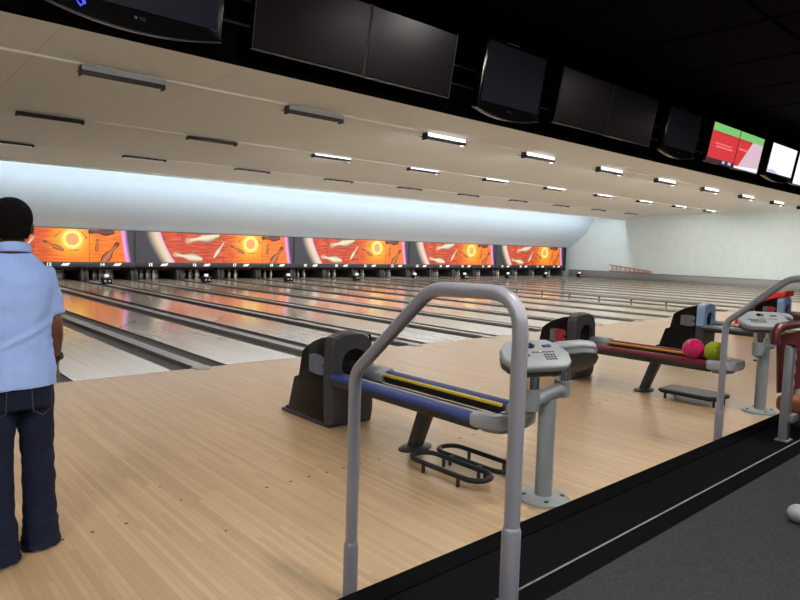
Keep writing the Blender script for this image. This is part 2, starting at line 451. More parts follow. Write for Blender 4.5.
# raised bumper rails beside the far right-hand lanes
b0 = None
for k in (20,):
    x = laneX(k)+P/2
    lab = ('long grey raised bumper rail on posts between lanes %d and %d' % (k, k+1)) if k < 30 else 'long grey raised bumper rail on posts beside the right walkway'
    if b0 is None:
        b0 = thing('bumper_rail', lab, 'bumper rail', (x, 0, .022), 0, 'bumper rails')
        b = MB(); b.box(-.03, .03, .6, 14.7, .075, .165, M['bumper'], .012)
        b.box(-.01, .01,   .6, 14.7, .06, .1, M['capdark']); b.build('rail', b0)
        for i in range(13):
            b = MB(); b.box(-.018, .018, .7+i*1.14, .74+i*1.14, 0, .1, M['capdark']); b.build('rail_post', b0)
    else: copy_tree(b0, (x, 0, .022), lab)

# ------------------------------------------------------------------ pits and pins
PIN = [(.026,0),(.029,.01),(.036,.03),(.052,.075),(.0605,.114),(.058,.15),(.045,.19),(.030,.224),(.0228,.26),(.0238,.29),(.030,.32),(.0322,.343),(.029,.363),(.019,.377),(0,.381)]
pit0 = None
for k in range(L0, L1+1):
    lab = 'dark pin pit under number %d on the masking strip' % k
    if pit0 is None:
        pit0 = thing('pin_pit', lab, 'pin pit', (laneX(k), 17.35, 0), 0, 'pin pits')
        b = MB(); b.box(-.74, .74, 1.9, 1.96, 0, .62, M['pitcurtain'])
        for i in range(12): b.tube([(-.68+i*.123, 1.88, 0), (-.68+i*.123, 1.88, .6)], .03, M['pitcurtain'], n=8)
        b.build('pit_curtain', pit0)
        for s in (-1, 1):
            b = MB(); x = s*.8
            b.prism([(.05,-.1),(2.1,-.1),(2.1,.66),(.35,.66),(.18,.5),(.05,.2)], M['kick'], 'X', x-.06, x+.06, .01); b.build('kickback', pit0)
        b = MB(); b.box(-.72, .72, .30, .34, .36, .50, M['pitcurtain'], .01)
        for s in (-1, 1): b.box(s*.7-.02, s*.7+.02, .32, 1.2, .44, .48, M['kick'])
        b.build('sweep_bar', pit0)
        b = MB(); b.box(-.74, .74, 1.55, 1.9, -.12, -.02, M['pit']); b.build('pit_floor', pit0)
    else: copy_tree(pit0, (laneX(k), 17.35, 0), lab)
p0 = None
for k in range(12, L1+1):
    lab = 'white bowling pin standing in the dark pit under number %d' % k
    for row in range(4):
        for i in range(row+1):
            x = laneX(k)+(i-row/2)*.3048; y = 17.86+row*.264
            if p0 is None:
                b = MB(); b.lathe(PIN, M['pin'], n=14)
                p0 = b.build('bowling_pin', loc=(x, y, 0))
                for z, rr in ((.245, .0262), (.275, .0245)):
                    q = MB(); q.lathe([(rr, z-.005), (rr, z+.005)], M['pinred'], n=12); q.build('neck_band', p0)
                tag(p0, lab, 'bowling pin', 'bowling pins in the pits')
            else:
                c = copy_tree(p0, (x, y, 0), lab); c['group'] = 'bowling pins in the pits'

# ------------------------------------------------------------------ masking units
def mural_mat():
    m = bpy.data.materials.new('mural_print'); m.use_nodes = True; g = N(m)
    uv = g.sep(g.new('ShaderNodeUVMap').outputs['UV']); U, V = uv[0], uv[1]
    ns = g.new('ShaderNodeTexNoise'); ns.inputs['Scale'].default_value = 1; ns.inputs['Detail'].default_value = 5
    g.put(ns.inputs['Vector'], g.combine(g.math('MULTIPLY', U, 1.6), g.math('MULTIPLY', V, 16)))
    red = g.mix(g.step(ns.outputs['Fac'], .38, .66), srgb(172,50,30), srgb(222,92,54))
    org = g.mix(g.step(ns.outputs['Fac'], .35, .7), srgb(228,98,24), srgb(246,134,40))
    c = g.mix(g.step(U, 3.2, 4.7), red, org)
    d = g.math('SQRT', g.math('ADD', g.math('POWER', g.math('SUBTRACT', U, 4.78), 2.), g.math('POWER', g.math('SUBTRACT', V, .80), 2.)))
    c = g.mix(g.step(d, .95, .2), c, srgb(252,176,40))
    c = g.mix(g.step(d, .42, .25), c, srgb(255,238,130))
    c = g.mix(g.step(d, .225, .20), c, srgb(232,164,104))
    lim = g.math('ADD', .95, g.math('MULTIPLY', g.math('POWER', g.math('SUBTRACT', 1.16, V), 1.35), .46))
    q = g.math('SUBTRACT', U, lim)                                   # left half of the printed ball
    ball = g.mix(g.step(q, -.62, -.16), srgb(56,56,62), srgb(226,200,170))
    ball = g.mix(g.step(q, -.16, -.02), ball, srgb(206,184,216))
    c = g.mix(g.step(q, .03, -.03), c, ball)
    lim2 = g.math('ADD', 6.44, g.math('MULTIPLY', g.math('POWER', g.math('SUBTRACT', 1.16, V), 1.5), .13))
    q2 = g.math('SUBTRACT', U, lim2)
    ball2 = g.mix(g.step(q2, .07, .24), srgb(226,150,216), srgb(56,56,62))
    c = g.mix(g.step(q2, -.03, .04), c, ball2)
    s = None
    for x in (1.80, 3.56, 5.34):
        e = g.math('LESS_THAN', g.math('ABSOLUTE', g.math('SUBTRACT', U, x)), .012)
        s = e if s is None else g.math('MAXIMUM', s, e)
    c = g.mix(g.math('MULTIPLY', s, .6), c, (.05,.02,.01,1))
    dk = g.mix(.75, c, (0,0,0,1)); g.put(g.b.inputs['Base Color'], dk); g.b.inputs['Roughness'].default_value = .5
    g.put(g.b.inputs['Emission Color'], c); g.b.inputs['Emission Strength'].default_value = .72
    return m
def print_mat(name, c0, c1, c2):
    m = bpy.data.materials.new(name); m.use_nodes = True; g = N(m)
    uv = g.sep(g.new('ShaderNodeUVMap').outputs['UV'])
    c = g.mix(g.step(uv[0], -1., -.1), c0, c1); c = g.mix(g.step(uv[0], .2, 1.), c, c0)
    c = g.mix(g.step(uv[1], .72, 1.), c, c2)
    g.put(g.b.inputs['Base Color'], g.mix(.75, c, (0,0,0,1))); g.put(g.b.inputs['Emission Color'], c); g.b.inputs['Emission Strength'].default_value = .55
    return m
M['mural'] = mural_mat()
M['pcream'] = print_mat('printed_pin_cream', srgb(150,88,54), srgb(246,232,200), srgb(212,160,120))
M['pbrown'] = print_mat('printed_pin_brown', srgb(98,40,26), srgb(206,128,84), srgb(80,36,30))
M['pblur'] = print_mat('printed_pin_dark', srgb(70,34,30), srgb(120,76,66), srgb(70,34,30))
HM = 1.17
def mural_mesh():
    me = bpy.data.meshes.new('mural'); bm = bmesh.new(); uvl = bm.loops.layers.uv.new('UVMap')
    me.materials.append(M['mural']); me.materials.append(M['pcream']); me.materials.append(M['pbrown']); me.materials.append(M['pblur'])
    def face(pts, uvs, mi):
        fc = bm.faces.new([bm.verts.new(p) for p in pts]); fc.material_index = mi
        for l, q in zip(fc.loops, uvs): l[uvl].uv = q
    w = 6.9
    face([(0,0,0),(w,0,0),(w,0,HM),(0,0,HM)], [(0,0),(w,0),(w,HM),(0,HM)], 0)
    face([(0,.05,0),(0,.05,HM),(w,.05,HM),(w,.05,0)], [(0,0)]*4, 0)
    for a, c in (((0,0),(w,0)), ((w,0),(w,HM)), ((w,HM),(0,HM)), ((0,HM),(0,0))):
        face([(a[0],0,a[1]),(a[0],.05,a[1]),(c[0],.05,c[1]),(c[0],0,c[1])], [(0,0)]*4, 0)
    lay = [0]
    def pin(base, head, mi, fat=1.):
        lay[0] += 1; yy = -.001-.0004*lay[0]
        B, H = Vector(base), Vector(head); d = H-B; L = d.length; d /= L; nrm = Vector((d.y, -d.x))
        prev = None
        for rr, z in [(.0,-.006)]+PIN:
            t = z/.381; p = B+d*(t*L); wd = nrm*rr/.381*L*fat
            cl = lambda q: (min(max(q.x, .01), w-.01), yy, min(max(q.y, .005), HM-.005))
            cur = (cl(p-wd), cl(p), cl(p+wd), t)
            if prev:
                face([prev[0],prev[1],cur[1],cur[0]], [(-1,prev[3]),(0,prev[3]),(0,t),(-1,t)], mi)
                face([prev[1],prev[2],cur[2],cur[1]], [(0,prev[3]),(1,prev[3]),(1,t),(0,t)], mi)
            prev = cur
    pin((3.35,1.14), (1.92,.84), 1, 1.1); pin((2.62,.14), (1.42,.33), 1, 1.1)
    pin((3.12,.22), (3.58,.86), 1, .9); pin((4.5,.40), (3.86,.72), 2, .7)
    pin((5.58,.36), (5.62,.84), 2, .8); pin((6.2,1.1), (5.3,1.08), 3, 1.0)
    pin((5.72,-.1), (6.34,.72), 2, .95); pin((4.2,.86), (4.42,1.06), 2, .5)
    pin((5.28,.82), (5.08,1.06), 2, .45); pin((5.0,.42), (4.66,.40), 2, .35); pin((3.68,.66), (3.74,.72), 2, 1.2)
    bm.normal_update()
    bm.to_mesh(me); bm.free(); return me
mm = mural_mesh(); LZ = .665
for s in (7, 11, 15, 19, 23, 27):
    x0 = laneX(s)-P/2
    t = thing('masking_unit', 'orange bowling-pin mural panel above lanes %d to %d' % (s, s+3), 'masking panel', (x0, YM, 0), 0, 'masking units over the pins')
    o = bpy.data.objects.new('mural', mm); C.objects.link(o); o.parent = t; o.location = (.03, -.03, LZ)
    b = MB(); b.box(0, .03, -.05, .06, LZ, LZ+HM+.02, M['frame']); b.box(6.93, 6.96, -.05, .06, LZ, LZ+HM+.02, M['frame'])
    b.box(0, 6.96, -.05, .06, LZ+HM, LZ+HM+.02, M['frame'])
    if s == 27: b.box(6.96, 7.14, -.08, .1, .3, LZ+HM+.02, M['frame'])
    b.build('panel_frame', t)
    b = MB(); b.box(0, 6.96, -.10, .10, .475, LZ, M['strip'], .006); st = b.build('number_strip', t)
    for i in range(4):
        k = s+i
        if k < L0: continue
        xc = P*(i+.5)
        text('lane_number', str(k), .165, M['white'], st, (xc-.31, -.102, .575), fat=.006)
        text('logo', 'AMF', .125, M['white'], st, (xc+.2, -.102, .575), shear=.45, fat=.009)

# small black boxes with a white lamp standing on the cappings in front of the pits
q0 = None
for j in range(1, 10):
    k = 11+2*j
    lab = 'small black box with white lamp on the divider between lanes %d and %d' % (k, k+1)
    if q0 is None:
        q0 = thing('camera_box', lab, 'camera box', (3.48*j, 15.0, .0245), 0, 'camera boxes before the pits')
        b = MB(); b.box(-.15, .15, -.12, .12, 0, .22, M['tvblack'], .012); b.box(-.17, .17, -.13, -.11, .19, .225, M['frame']); b.build('housing', q0)
        b = MB(); b.box(-.06, .06, -.05, .05, .22, .31, M['white'], .008); b.build('lamp', q0)
        for s in (-.07, .07):
            b = MB(); b.lathe([(.038, 0), (.038, .02), (.028, .024)], M['cap'], n=14, T=Matrix.Translation((s, -.12, .1)) @ Matrix.Rotation(PI/2, 4, 'X')); b.build('lens', q0)
    else: copy_tree(q0, (3.48*j, 15.0, .0245), lab)

# ------------------------------------------------------------------ ceiling lights
protos = {}
def light(x, y, z, state, label):
    if state in protos: return copy_tree(protos[state], (x, y, z), label)
    t = thing('ceiling_light', label, 'ceiling light', (x, y, z), 0, 'fluorescent ceiling lights')
    b = MB()
    k = {'row': 1, 'off': 1, 'on': 1, 'off2': .58, 'dim': .66, 'shaded': .36}[state]
    lit = state not in ('off', 'off2')
    b.box(-.61, .61, -.06, -.045, -.15*k, -.075*k, M['housing'])
    b.box(-.61, .61, -.045, .11, -.068*k, -.0, M['housing'])
    b.box(-.61, .61, -.045, .22, -.070*k, -.064*k, M['housing'])
    for s in (-.605, .605): b.box(s-.008, s+.008, -.06, .11, -.15*k, -.0, M['housing'])
    if state == 'dim': b.box(-.61, .61, -.06, -.045, -.075*k, -.034, M['housing'])
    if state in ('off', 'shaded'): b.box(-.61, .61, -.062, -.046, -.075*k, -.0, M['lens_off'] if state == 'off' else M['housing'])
    b.build('housing', t)
    b = MB(); b.box(-.59, .59, -.03, .10, -.11*k, -.071*k, M['lens_'+state], .004)
    if state == 'on': b.box(-.595, .595, -.062, -.0455, -.07*k, -.004, M['lens_strip'])
    if state == 'dim': b.box(-.595, .595, -.062, -.0455, -.034, -.004, M['lens_strip'])
    b.build('lens', t)
    protos[state] = t; return t
ROWNAME = ('front row behind the screens', 'row nearest the screens', 'middle row', 'far row by the curtain wall')
ORD = ('first','second','third','fourth','fifth','sixth','seventh','eighth','ninth','tenth','eleventh')
for ri, (y, z) in enumerate([(-1.3, 4.095)]+ROWS):
    for k in range(-1, 10):
        x = .14+3.48*k
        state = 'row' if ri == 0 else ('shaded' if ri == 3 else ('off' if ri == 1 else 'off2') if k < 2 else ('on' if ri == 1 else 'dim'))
        look = {'off2': 'unlit black ceiling strip light', 'off': 'unlit grey ceiling strip light', 'on': 'bright white ceiling strip light', 'dim': 'lit ceiling strip light', 'shaded': 'shaded black ceiling strip light', 'row': 'lit ceiling strip light'}[state]
        light(x, y, z-.008, state, '%s, %s from left, %s' % (look, ORD[k+1], ROWNAME[ri]))

# ------------------------------------------------------------------ screens
def tv(name_label, x0, x1, yb, zb, h, kind, content=None, logo=False, grp='wall screens under the black ceiling'):
    w = x1-x0; tilt = math.radians(9.5)
    t = thing('television', name_label, 'screen', ((x0+x1)/2, yb, zb), 0, grp)
    t.rotation_euler = (tilt, 0, 0)
    b = MB()
    if kind == 'lg':
        pts = [(-w/2, .06)]+[(-w/2+w*i/14, .035-.055*(1-((i-7)/7)**2)) for i in range(15)]+[(w/2, .06), (w/2, h), (-w/2, h)]
        b.prism(pts[0:1]+pts[1:], M['tvblack'], 'Y', -.02, .055, .008)
        b.build('bezel', t)
        b = MB(); b.tube([(-w/2+w*i/14, -.022, .037-.055*(1-((i-7)/7)**2)) for i in range(15)], .005, M['bezel'], n=6); b.build('chrome_edge', t)
        b = MB(); b.box(-w*.2, w*.3-.3*w, -.024, -.021, h-.012, h-.004, M['bezel']); b.build('painted_top_glint', t)  # glint on the top edge, modelled as a pale strip
        m = .035; zl = .10
    else:
        b.box(-w/2, w/2, -.02, .04, 0, h, M['tvblack'], .004)
        b.build('bezel', t)
        b = MB(); b.box(-w/2, w/2, -.024, -.02, 0, .008, M['bezel']); b.box(-w/2, -w/2+.005, -.024, -.02, 0, h, M['bezel']); b.box(w/2-.005, w/2, -.024, -.02, 0, h, M['bezel']); b.build('thin_edge', t)
        m = .01; zl = .014
    b = MB(); b.box(-.12, .12, .03, -3.22-yb+.022, .12, h-.15, M['frame']); b.build('wall_mount', t)
    b = MB(); sx0, sx1, sz0, sz1 = -w/2+m, w/2-m, zl, h-m
    W, H = sx1-sx0, sz1-sz0
    b.box(sx0, sx1, -.0255, -.019, sz0, sz1, content[0] if content else M['screen_matte' if kind == 'lg' else 'screen'])
    if content:
        for i, (mt, pts) in enumerate(content[1]):
            yy = -.0262-.0005*i
            b.poly([(sx0+a*W, yy, sz0+c*H) for a, c in pts], mt)
    b.build('display', t, smooth=False)
    if logo: text('logo', 'LG', .026, M['bezel'], t, (0.012, -.0265, .055))
    if logo:
        b = MB(); b.lathe([(.009,0),(.009,.001)], M['bezel'], n=12, T=Matrix.Translation((-.028,-.0265,.055)) @ Matrix.Rotation(PI/2,4,'X')); b.build('logo_disc', t)
    return t
def rect(a, b_, c, d): return [(a, c), (b_, c), (b_, d), (a, d)]
t1 = tv('black LG television with a small painted blue reflection, leftmost of the hanging screens', -2.40, -1.42, -3.41, 2.695, .625, 'lg', logo=True)
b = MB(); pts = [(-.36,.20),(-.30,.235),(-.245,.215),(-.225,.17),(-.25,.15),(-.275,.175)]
b.tube([(-.345+(x+.29)*.75, -.03, .075+(z-.19)*.75) for x, z in pts], [.005,.009,.011,.009,.007,.003], M['blue_reflection'], n=8, flat=(1, 1)); b.build('blue_reflection_mark', t1)  # emissive swoosh stands in for a blue neon reflection on the screen
tv('dark wide television, left half of the touching pair nearest the camera', -1.22, -.325, -3.43, 2.737, .50, 'wide')
tv('dark wide television, right half of the touching pair nearest the camera', -.315, .57, -3.43, 2.737, .50, 'wide')
tv('dull grey LG television with curved lower edge, between the two dark wide pairs', .93, 1.80, -3.41, 2.70, .625, 'lg', logo=True)
tv('dark wide television with pale reflections, left half of the second pair', 2.03, 2.96, -3.43, 2.765, .53, 'wide')
tv('dark wide television, right half of the second touching pair', 2.97, 3.92, -3.43, 2.765, .53, 'wide')
tv('dull grey LG television beside the red scoreboard screens', 4.25, 5.14, -3.41, 2.74, .58, 'lg', logo=True)
red1 = (M['tvred'], [(M['tvgreen'], rect(0,1,.80,1)), (M['tvdark'], rect(0,1,0,.10)), (M['tvicon'], rect(.56,.66,.02,.09)), (M['tvicon'], rect(.78,.9,.02,.09))] +
        [(M['tvrow'], rect(.22+.07*i, .27+.07*i, .40, .44)) for i in range(9)]+[(M['tvrow'], rect(.16+.07*i, .21+.07*i, .48, .51)) for i in range(9)]+[(M['tvdark'], rect(.04+.1*i, .09+.1*i, .765, .79)) for i in range(10)])
red2 = (M['tvred'], [(M['tvgreen'], rect(0,1,.80,1)), (M['tvpink'], [(.12,.0),(1,0),(1,.8),(.55,.8)]), (M['tvwhite'], [(0,0),(1,0),(1,.12),(0,.05)])] + [(M['tvdark'], rect(.04+.1*i, .09+.1*i, .765, .79)) for i in range(5)]+[(M['tvrow'], rect(.06+.08*i, .11+.08*i, .5, .55)) for i in range(4)])
tv('lit scoreboard screen, red with a green top band, left of its pair', 5.45, 6.325, -3.43, 2.77, .525, 'wide', red1)
tv('lit scoreboard screen half red half pale pink with green top band', 6.335, 7.22, -3.43, 2.77, .525, 'wide', red2)
tv('bright white glowing television right of the red scoreboards', 7.58, 8.72, -3.42, 2.755, .575, 'lg', (M['tvwhite'], [(M['tvshade'], [(0,0),(.5,0),(.2,.12),(0,.1)])]))
tv('bright white and blue glowing television at the right photo edge', 8.80, 9.9, -3.43, 2.765, .575, 'wide', (M['tvwhite'], [(M['tvshade'], [(.3,0),(1,0),(1,.6),(.5,.3)])]))

# ------------------------------------------------------------------ ball returns
HP = [(-2.28,0), (-2.29,.05), (-2.34,.06), (-2.43,.34), (-2.50,.36), (-2.55,.585), (-2.62,.635), (-2.72,.69), (-2.84,.735), (-2.95,.757), (-3.00,.76), (-3.015,.70), (-3.0,.35), (-2.985,.12), (-2.985,0)]
def ball_return(x, label, rail, stripe, front, emb, lid=None):
    t = thing('ball_return', label, 'ball return', (x-.02, -3, 0), 0, 'ball returns')
    hp = [(y+3, z) for y, z in HP]
    b = MB(); b.prism(hp, M['hoodside'], 'X', -.205, .205, .012)
    b.box(-.225, .225, .0, .74, 0, .03, M['hood'], .008)
    hd = b.build('hood', t)
    b = MB()                                                        # front shell with a round opening
    out = [(-.215,.03),(-.225,.10),(-.235,.40),(-.232,.70),(-.21,.755),(-.10,.79),(0,.797),(.09,.785),(.16,.75),(.195,.66),(.215,.42),(.215,.10),(.205,.03)]
    n = 36; cx, cz, R = .0, .525, .125
    def ray_out(a):
        d = Vector((math.cos(a), math.sin(a))); best = None
        for i in range(len(out)):
            A, B = Vector(out[i]), Vector(out[(i+1) % len(out)]); e = B-A; den = d.x*e.y-d.y*e.x
            if abs(den) < 1e-9: continue
            w = A-Vector((cx, cz)); tt = (w.x*e.y-w.y*e.x)/den; ss = (w.x*d.y-w.y*d.x)/den
            if tt > 0 and -1e-6 <= ss <= 1+1e-6 and (best is None or tt < best): best = tt
        return (cx+d.x*best, cz+d.y*best)
    angs = sorted(set([2*PI*i/n for i in range(n)]+[math.atan2(p[1]-cz, p[0]-cx) % (2*PI) for p in out]))
    rings = []
    def ring(fn, y): return [(*fn(a)[:1], y, fn(a)[1]) for a in angs]
    circ = lambda rr: (lambda a: (cx+rr*math.cos(a), cz+rr*math.sin(a)))
    shr = lambda a: tuple(Vector((cx, cz))+(Vector(ray_out(a))-Vector((cx, cz)))*.93)
    b.loft([ring(circ(R), .10), ring(circ(R), -.03), ring(circ(R+.008), -.045), ring(shr, -.045), ring(ray_out, -.02), ring(ray_out, .07)], front, cap=False)
    if front is not M['hood']:  # painted blue reflection only on the upper front, charcoal below
        hi = b.mi(M['hood'])
        for fc in b.bm.faces:
            if fc.calc_center_median().z < .44: fc.material_index = hi
    b.build('front_shell', hd)
    b = MB(); b.lathe([(R+.004, 0), (R+.004, .004)], M['hole'], n=28, T=Matrix.Translation((cx, .06, cz)) @ Matrix.Rotation(PI/2, 4, 'X')); b.build('ball_opening', hd)
    b = MB(); b.box(-.20, -.15, -.075, -.04, .37, .44, M['nose'], .008); b.tube([(-.175,-.08,.405),(-.175,-.06,.405)], .012, M['chrome'], n=10); b.build('bracket', hd)
    for s in (-1, 1):                                               # two-tone emblem on both sides
        b = MB(); X = s*.2065
        b.prism([(.325,.43),(.325,.575),(.25,.59),(.25,.42)], M['emb_grey'], 'X', X-.002, X+.002)
        lob = [(.245,.42)]+[(.155-.055*math.cos(a), .465+.042*math.sin(a)) for a in [PI*1.5-PI*i/8 for i in range(9)]][::1]
        pts = [(.245,.42),(.16,.418)]+[(.145-.045*math.cos(a), .46+.042*math.sin(a)) for a in [-PI/2+PI*i/8 for i in range(9)]]
        pts = [(.245,.42)]+[(.15-.05*math.sin(PI*i/8), .461-.042*math.cos(PI*i/8)) for i in range(9)]+[(.15-.05*math.sin(PI*i/8), .547-.042*math.cos(PI*i/8)) for i in range(9)]+[(.245,.59)]
        b.prism(pts, emb, 'X', X-.002, X+.002); b.build('emblem', hd)
    if lid:
        b = MB(); top = [(.60,.45),(.46,.60),(.38,.67),(.27,.73),(.15,.775),(.02,.805),(-.06,.82)]
        b.prism([(y, z+.085) for y, z in top]+[(y, z-.03) for y, z in top[::-1]], lid, 'X', -.24, .23, .015)
        b.prism([(.58,.5),(.78,.05),(.88,.05),(.70,.54)], lid, 'X', -.24, .23, .01)
        b.build('red_lid', t)
    # rack
    def rl(sgn, y0, y1, zc):
        X = sgn*.19
        b = MB(); b.tube([(X, y0, zc), (X, y1, zc)], .058, M['under_rail'], n=18, flat=(1, .92)); b.build('rail_body', t)
        b = MB(); pr_ = [(X+.0615*math.cos(a), zc+.058*math.sin(a)) for a in [math.radians(d) for d in range(12 if sgn > 0 else 22, 159 if sgn > 0 else 169, 12)]]
        ins = [(X+.050*math.cos(a), zc+.045*math.sin(a)) for a in [math.radians(d) for d in range(12 if sgn > 0 else 22, 159 if sgn > 0 else 169, 12)]]
        b.prism(pr_+ins[::-1], rail, 'Y', y0, y1); b.build('rail_cover', t)
    rl(-1, -.03, -1.58, .412); rl(1, -.25, -1.54, .43)
    b = MB(); b.box(.10, .132, -1.52, -.27, .452, .474, stripe, .006); b.build('stripe', t)
    b = MB(); b.prism([(-.145,.458),(-.10,.452),(-.05,.434),(-.05,.40),(-.145,.40)], M['tray'], 'Y', -.05, -1.5); b.box(-.05, -.028, -1.45, -.3, .40, .424, M['cream']); b.box(-.03, .14, -1.5, -.05, .375, .385, M['under_rail']); b.build('tray', t)
    b = MB(); b.prism([(.10,.39),(.27,.39),(.262,.47),(.22,.505),(.13,.505),(.09,.47)], M['nose'], 'Y', -.02, -.27, .015); b.build('start_block', t)
    b = MB()                                                        # rounded grey end
    ol = [(-.252,-1.55),(-.252,-1.63),(-.232,-1.71),(-.18,-1.775),(-.08,-1.81),(.05,-1.81),(.16,-1.78),(.222,-1.71),(.25,-1.63),(.252,-1.52),(.14,-1.52),(.10,-1.66),(-.10,-1.66),(-.14,-1.52)]
    b.prism(ol, M['nose'], 'Z', .382, .478, .03, 3); b.prism([(x*.6, -1.62+(y+1.62)*.6) for x, y in ol[:10]], M['nose'], 'Z', .345, .39, .01)
    b.prism([(-.10,-1.68),(.10,-1.68),(.11,-1.72),(.0,-1.76),(-.11,-1.72)], M['under_rail'], 'Z', .477, .482); b.build('end_nose', t)
    b = MB(); b.prism([(-.76,.004),(-.84,.004),(-1.00,.40),(-.90,.40)], M['leg'], 'X', -.05, .05, .008); b.build('leg', t)
    b = MB(); b.lathe([(.15,0),(.15,.012),(.13,.022),(.06,.026),(0,.026)], M['leg'], n=24, T=Matrix.Translation((.01,-.80,0)) @ Matrix.Diagonal((1.,.62,1.,1.))); b.build('base_plate', t)
    return t
ball_return(0, 'ball return with blue rails and a dark charcoal hood, nearest the camera', M['rail_blue'], M['yellow'], M['hood'], M['emb_blue'])
ball_return(3.48, 'ball return with dark red rails holding a pink and a lime ball', M['rail_red'], M['amber'], M['hood'], M['emb_red'])
ball_return(6.96, 'black ball return with a blue reflection painted on the hood front, third along the approach', M['rail_slate'], M['yellow'], M['hood_blue_sheen'], M['emb_grey'])
ball_return(10.44, 'ball return with a bright red lid, farthest along the approach', M['rail_red'], M['amber'], M['hood_blue_sheen'], M['emb_red'], M['hoodred'])
def ball(x, y, z, m, label):
    o = MB(); o.sphere((0,0,0), .108, m, 32, 20)
    o = tag(o.build('bowling_ball', loc=(x, y, z)), label, 'bowling ball', 'bowling balls on the red rack')
    for a, e in ((.5, .35), (.9, .35), (.7, .85)):
        d = Vector((math.cos(e)*math.cos(a), math.cos(e)*math.sin(a), math.sin(e)))
        q = MB(); q.lathe([(.012, 0), (.012, .002)], M['hole'], n=12, T=Matrix.Translation(d*.1075) @ d.to_track_quat('Z', 'Y').to_matrix().to_4x4()); q.build('finger_hole', o)
ball(3.46, -4.32, .537, M['pinkball'], 'glossy pink bowling ball on the dark red ball return')
ball(3.46, -4.54, .537, M['limeball'], 'lime green bowling ball at the grey end of the red rack')

# foot rests under the racks
def loop_pts(cx, hw, y0, y1, z, n=8):
    pts = [(cx+hw*math.cos(a), y1+hw*math.sin(a), z) for a in [PI*i/n for i in range(n+1)]]
    return pts+[(cx+hw*math.cos(a), y0+hw*math.sin(a), z) for a in [PI+PI*i/n for i in range(n+1)]]
t = thing('ball_rack', 'low charcoal double-loop tubular rack on the floor under the blue ball return', 'floor rack', (-.02, -4.34, 0))
for cx, y0, y1, zz in ((-.21, -.26, .19, .07), (.05, -.26, .19, .07)):
    b = MB(); b.tube(loop_pts(cx, .10, y0, y1, zz), .017, M['foot'], n=12, closed=True); lp = b.build('loop', t)
    for fx, fy in ((cx-.098, .12), (cx-.098, -.2), (cx+.098, .12), (cx+.098, -.2)):
        b = MB(); b.tube([(fx, fy, 0), (fx, fy, zz-.005)], .013, M['screw'], n=10); b.build('foot', lp)
b = MB(); b.box(-.11, -.05, .06, .10,    .055, .083, M['foot'], .006); b.box(-.11, -.05, -.2, -.16, .055, .083, M['foot'], .006); b.build('cross_bar', t)
t = thing('foot_tray', 'low black flat tray on short feet under the dark red ball return', 'floor rack', (3.41, -4.38, 0))
b = MB(); ol = [(x*1.2, y) for x, y in [(-.17,-.24),(-.12,-.30),(.12,-.30),(.17,-.24),(.17,.26),(.12,.32),(-.12,.32),(-.17,.26)]]
b.prism(ol, M['foot'], 'Z', .07, .105, .012); b.prism([(x*.8, y*.85) for x, y in ol], M['screw'], 'Z', .1, .108); b.build('tray', t)
for fx, fy in ((-.12,-.25),(.12,-.25),(-.12,.25),(.12,.25)):
    b = MB(); b.tube([(fx,fy,0),(fx,fy,.075)], .014, M['screw'], n=10); b.build('foot', t)

# ------------------------------------------------------------------ scoring consoles
def keypad(parent, loc, rz, tilt, variant):
    r_ = MB()
    w, d, h = .225, .115, .05
    ol = [(-w,-.02),(-w+.03,-.075),(-w+.08,-d),(w-.07,-d),(w-.02,-.08),(w,-.01),(w-.03,.065),(w-.10,d),(-.05,d+.012),(-w+.07,d-.005),(-w+.02,.055)]
    r_.prism(ol, M['pad'], 'Z', -.005, h, .018, 3)
    o = r_.build('keypad', parent, loc, (tilt, 0, rz)); o.rotation_mode = 'XYZ'
    o.rotation_euler = (Matrix.Rotation(rz, 4, 'Z') @ Matrix.Rotation(tilt, 4, 'X')).to_euler()
    b = MB(); b.prism([(x*.92, y*.9) for x, y in ol], M['padunder'], 'Z', -.05, .0, .012); b.build('underside', o)
    b = MB(); b.lathe([(.034,0),(.034,.006),(.022,.014),(0,.018)], M['dial'], n=20, T=Matrix.Translation((-.02,.055,h)) @ Matrix.Diagonal((1,.62,1,1))); b.build('track_ball', o)
    b = MB(); b.box(.065,.125,.04,.062,h-.002,h+.003, M['lcd' if variant == 0 else 'lcddark'], .002); b.build('display', o)
    b = MB()
    for i in range(7):
        for j in range(3):
            if variant == 0 and i < 3: continue
            b.box(-.02+.02*i-(.1 if variant else 0), -.008+.02*i-(.1 if variant else 0), -.062+.018*j, -.052+.018*j, h-.001, h+.003, M['key'])
    b.build('keys', o)
    b = MB(); b.box(-.03,.12,-.002,.006,h-.001,h+.002, M['padunder'])
    b.box(.02,.035,.0,.012,h-.001,h+.004, M['keyy']); b.box(.06,.072,-.01,.0,h-.001,h+.004, M['keyg'])
    for i in range(6): b.box(-.15+.017*i,-.14+.017*i,-.03,-.018+.006*(i % 2),h-.001,h+.002, M['key'])
    b.build('function_strip', o)
    return o
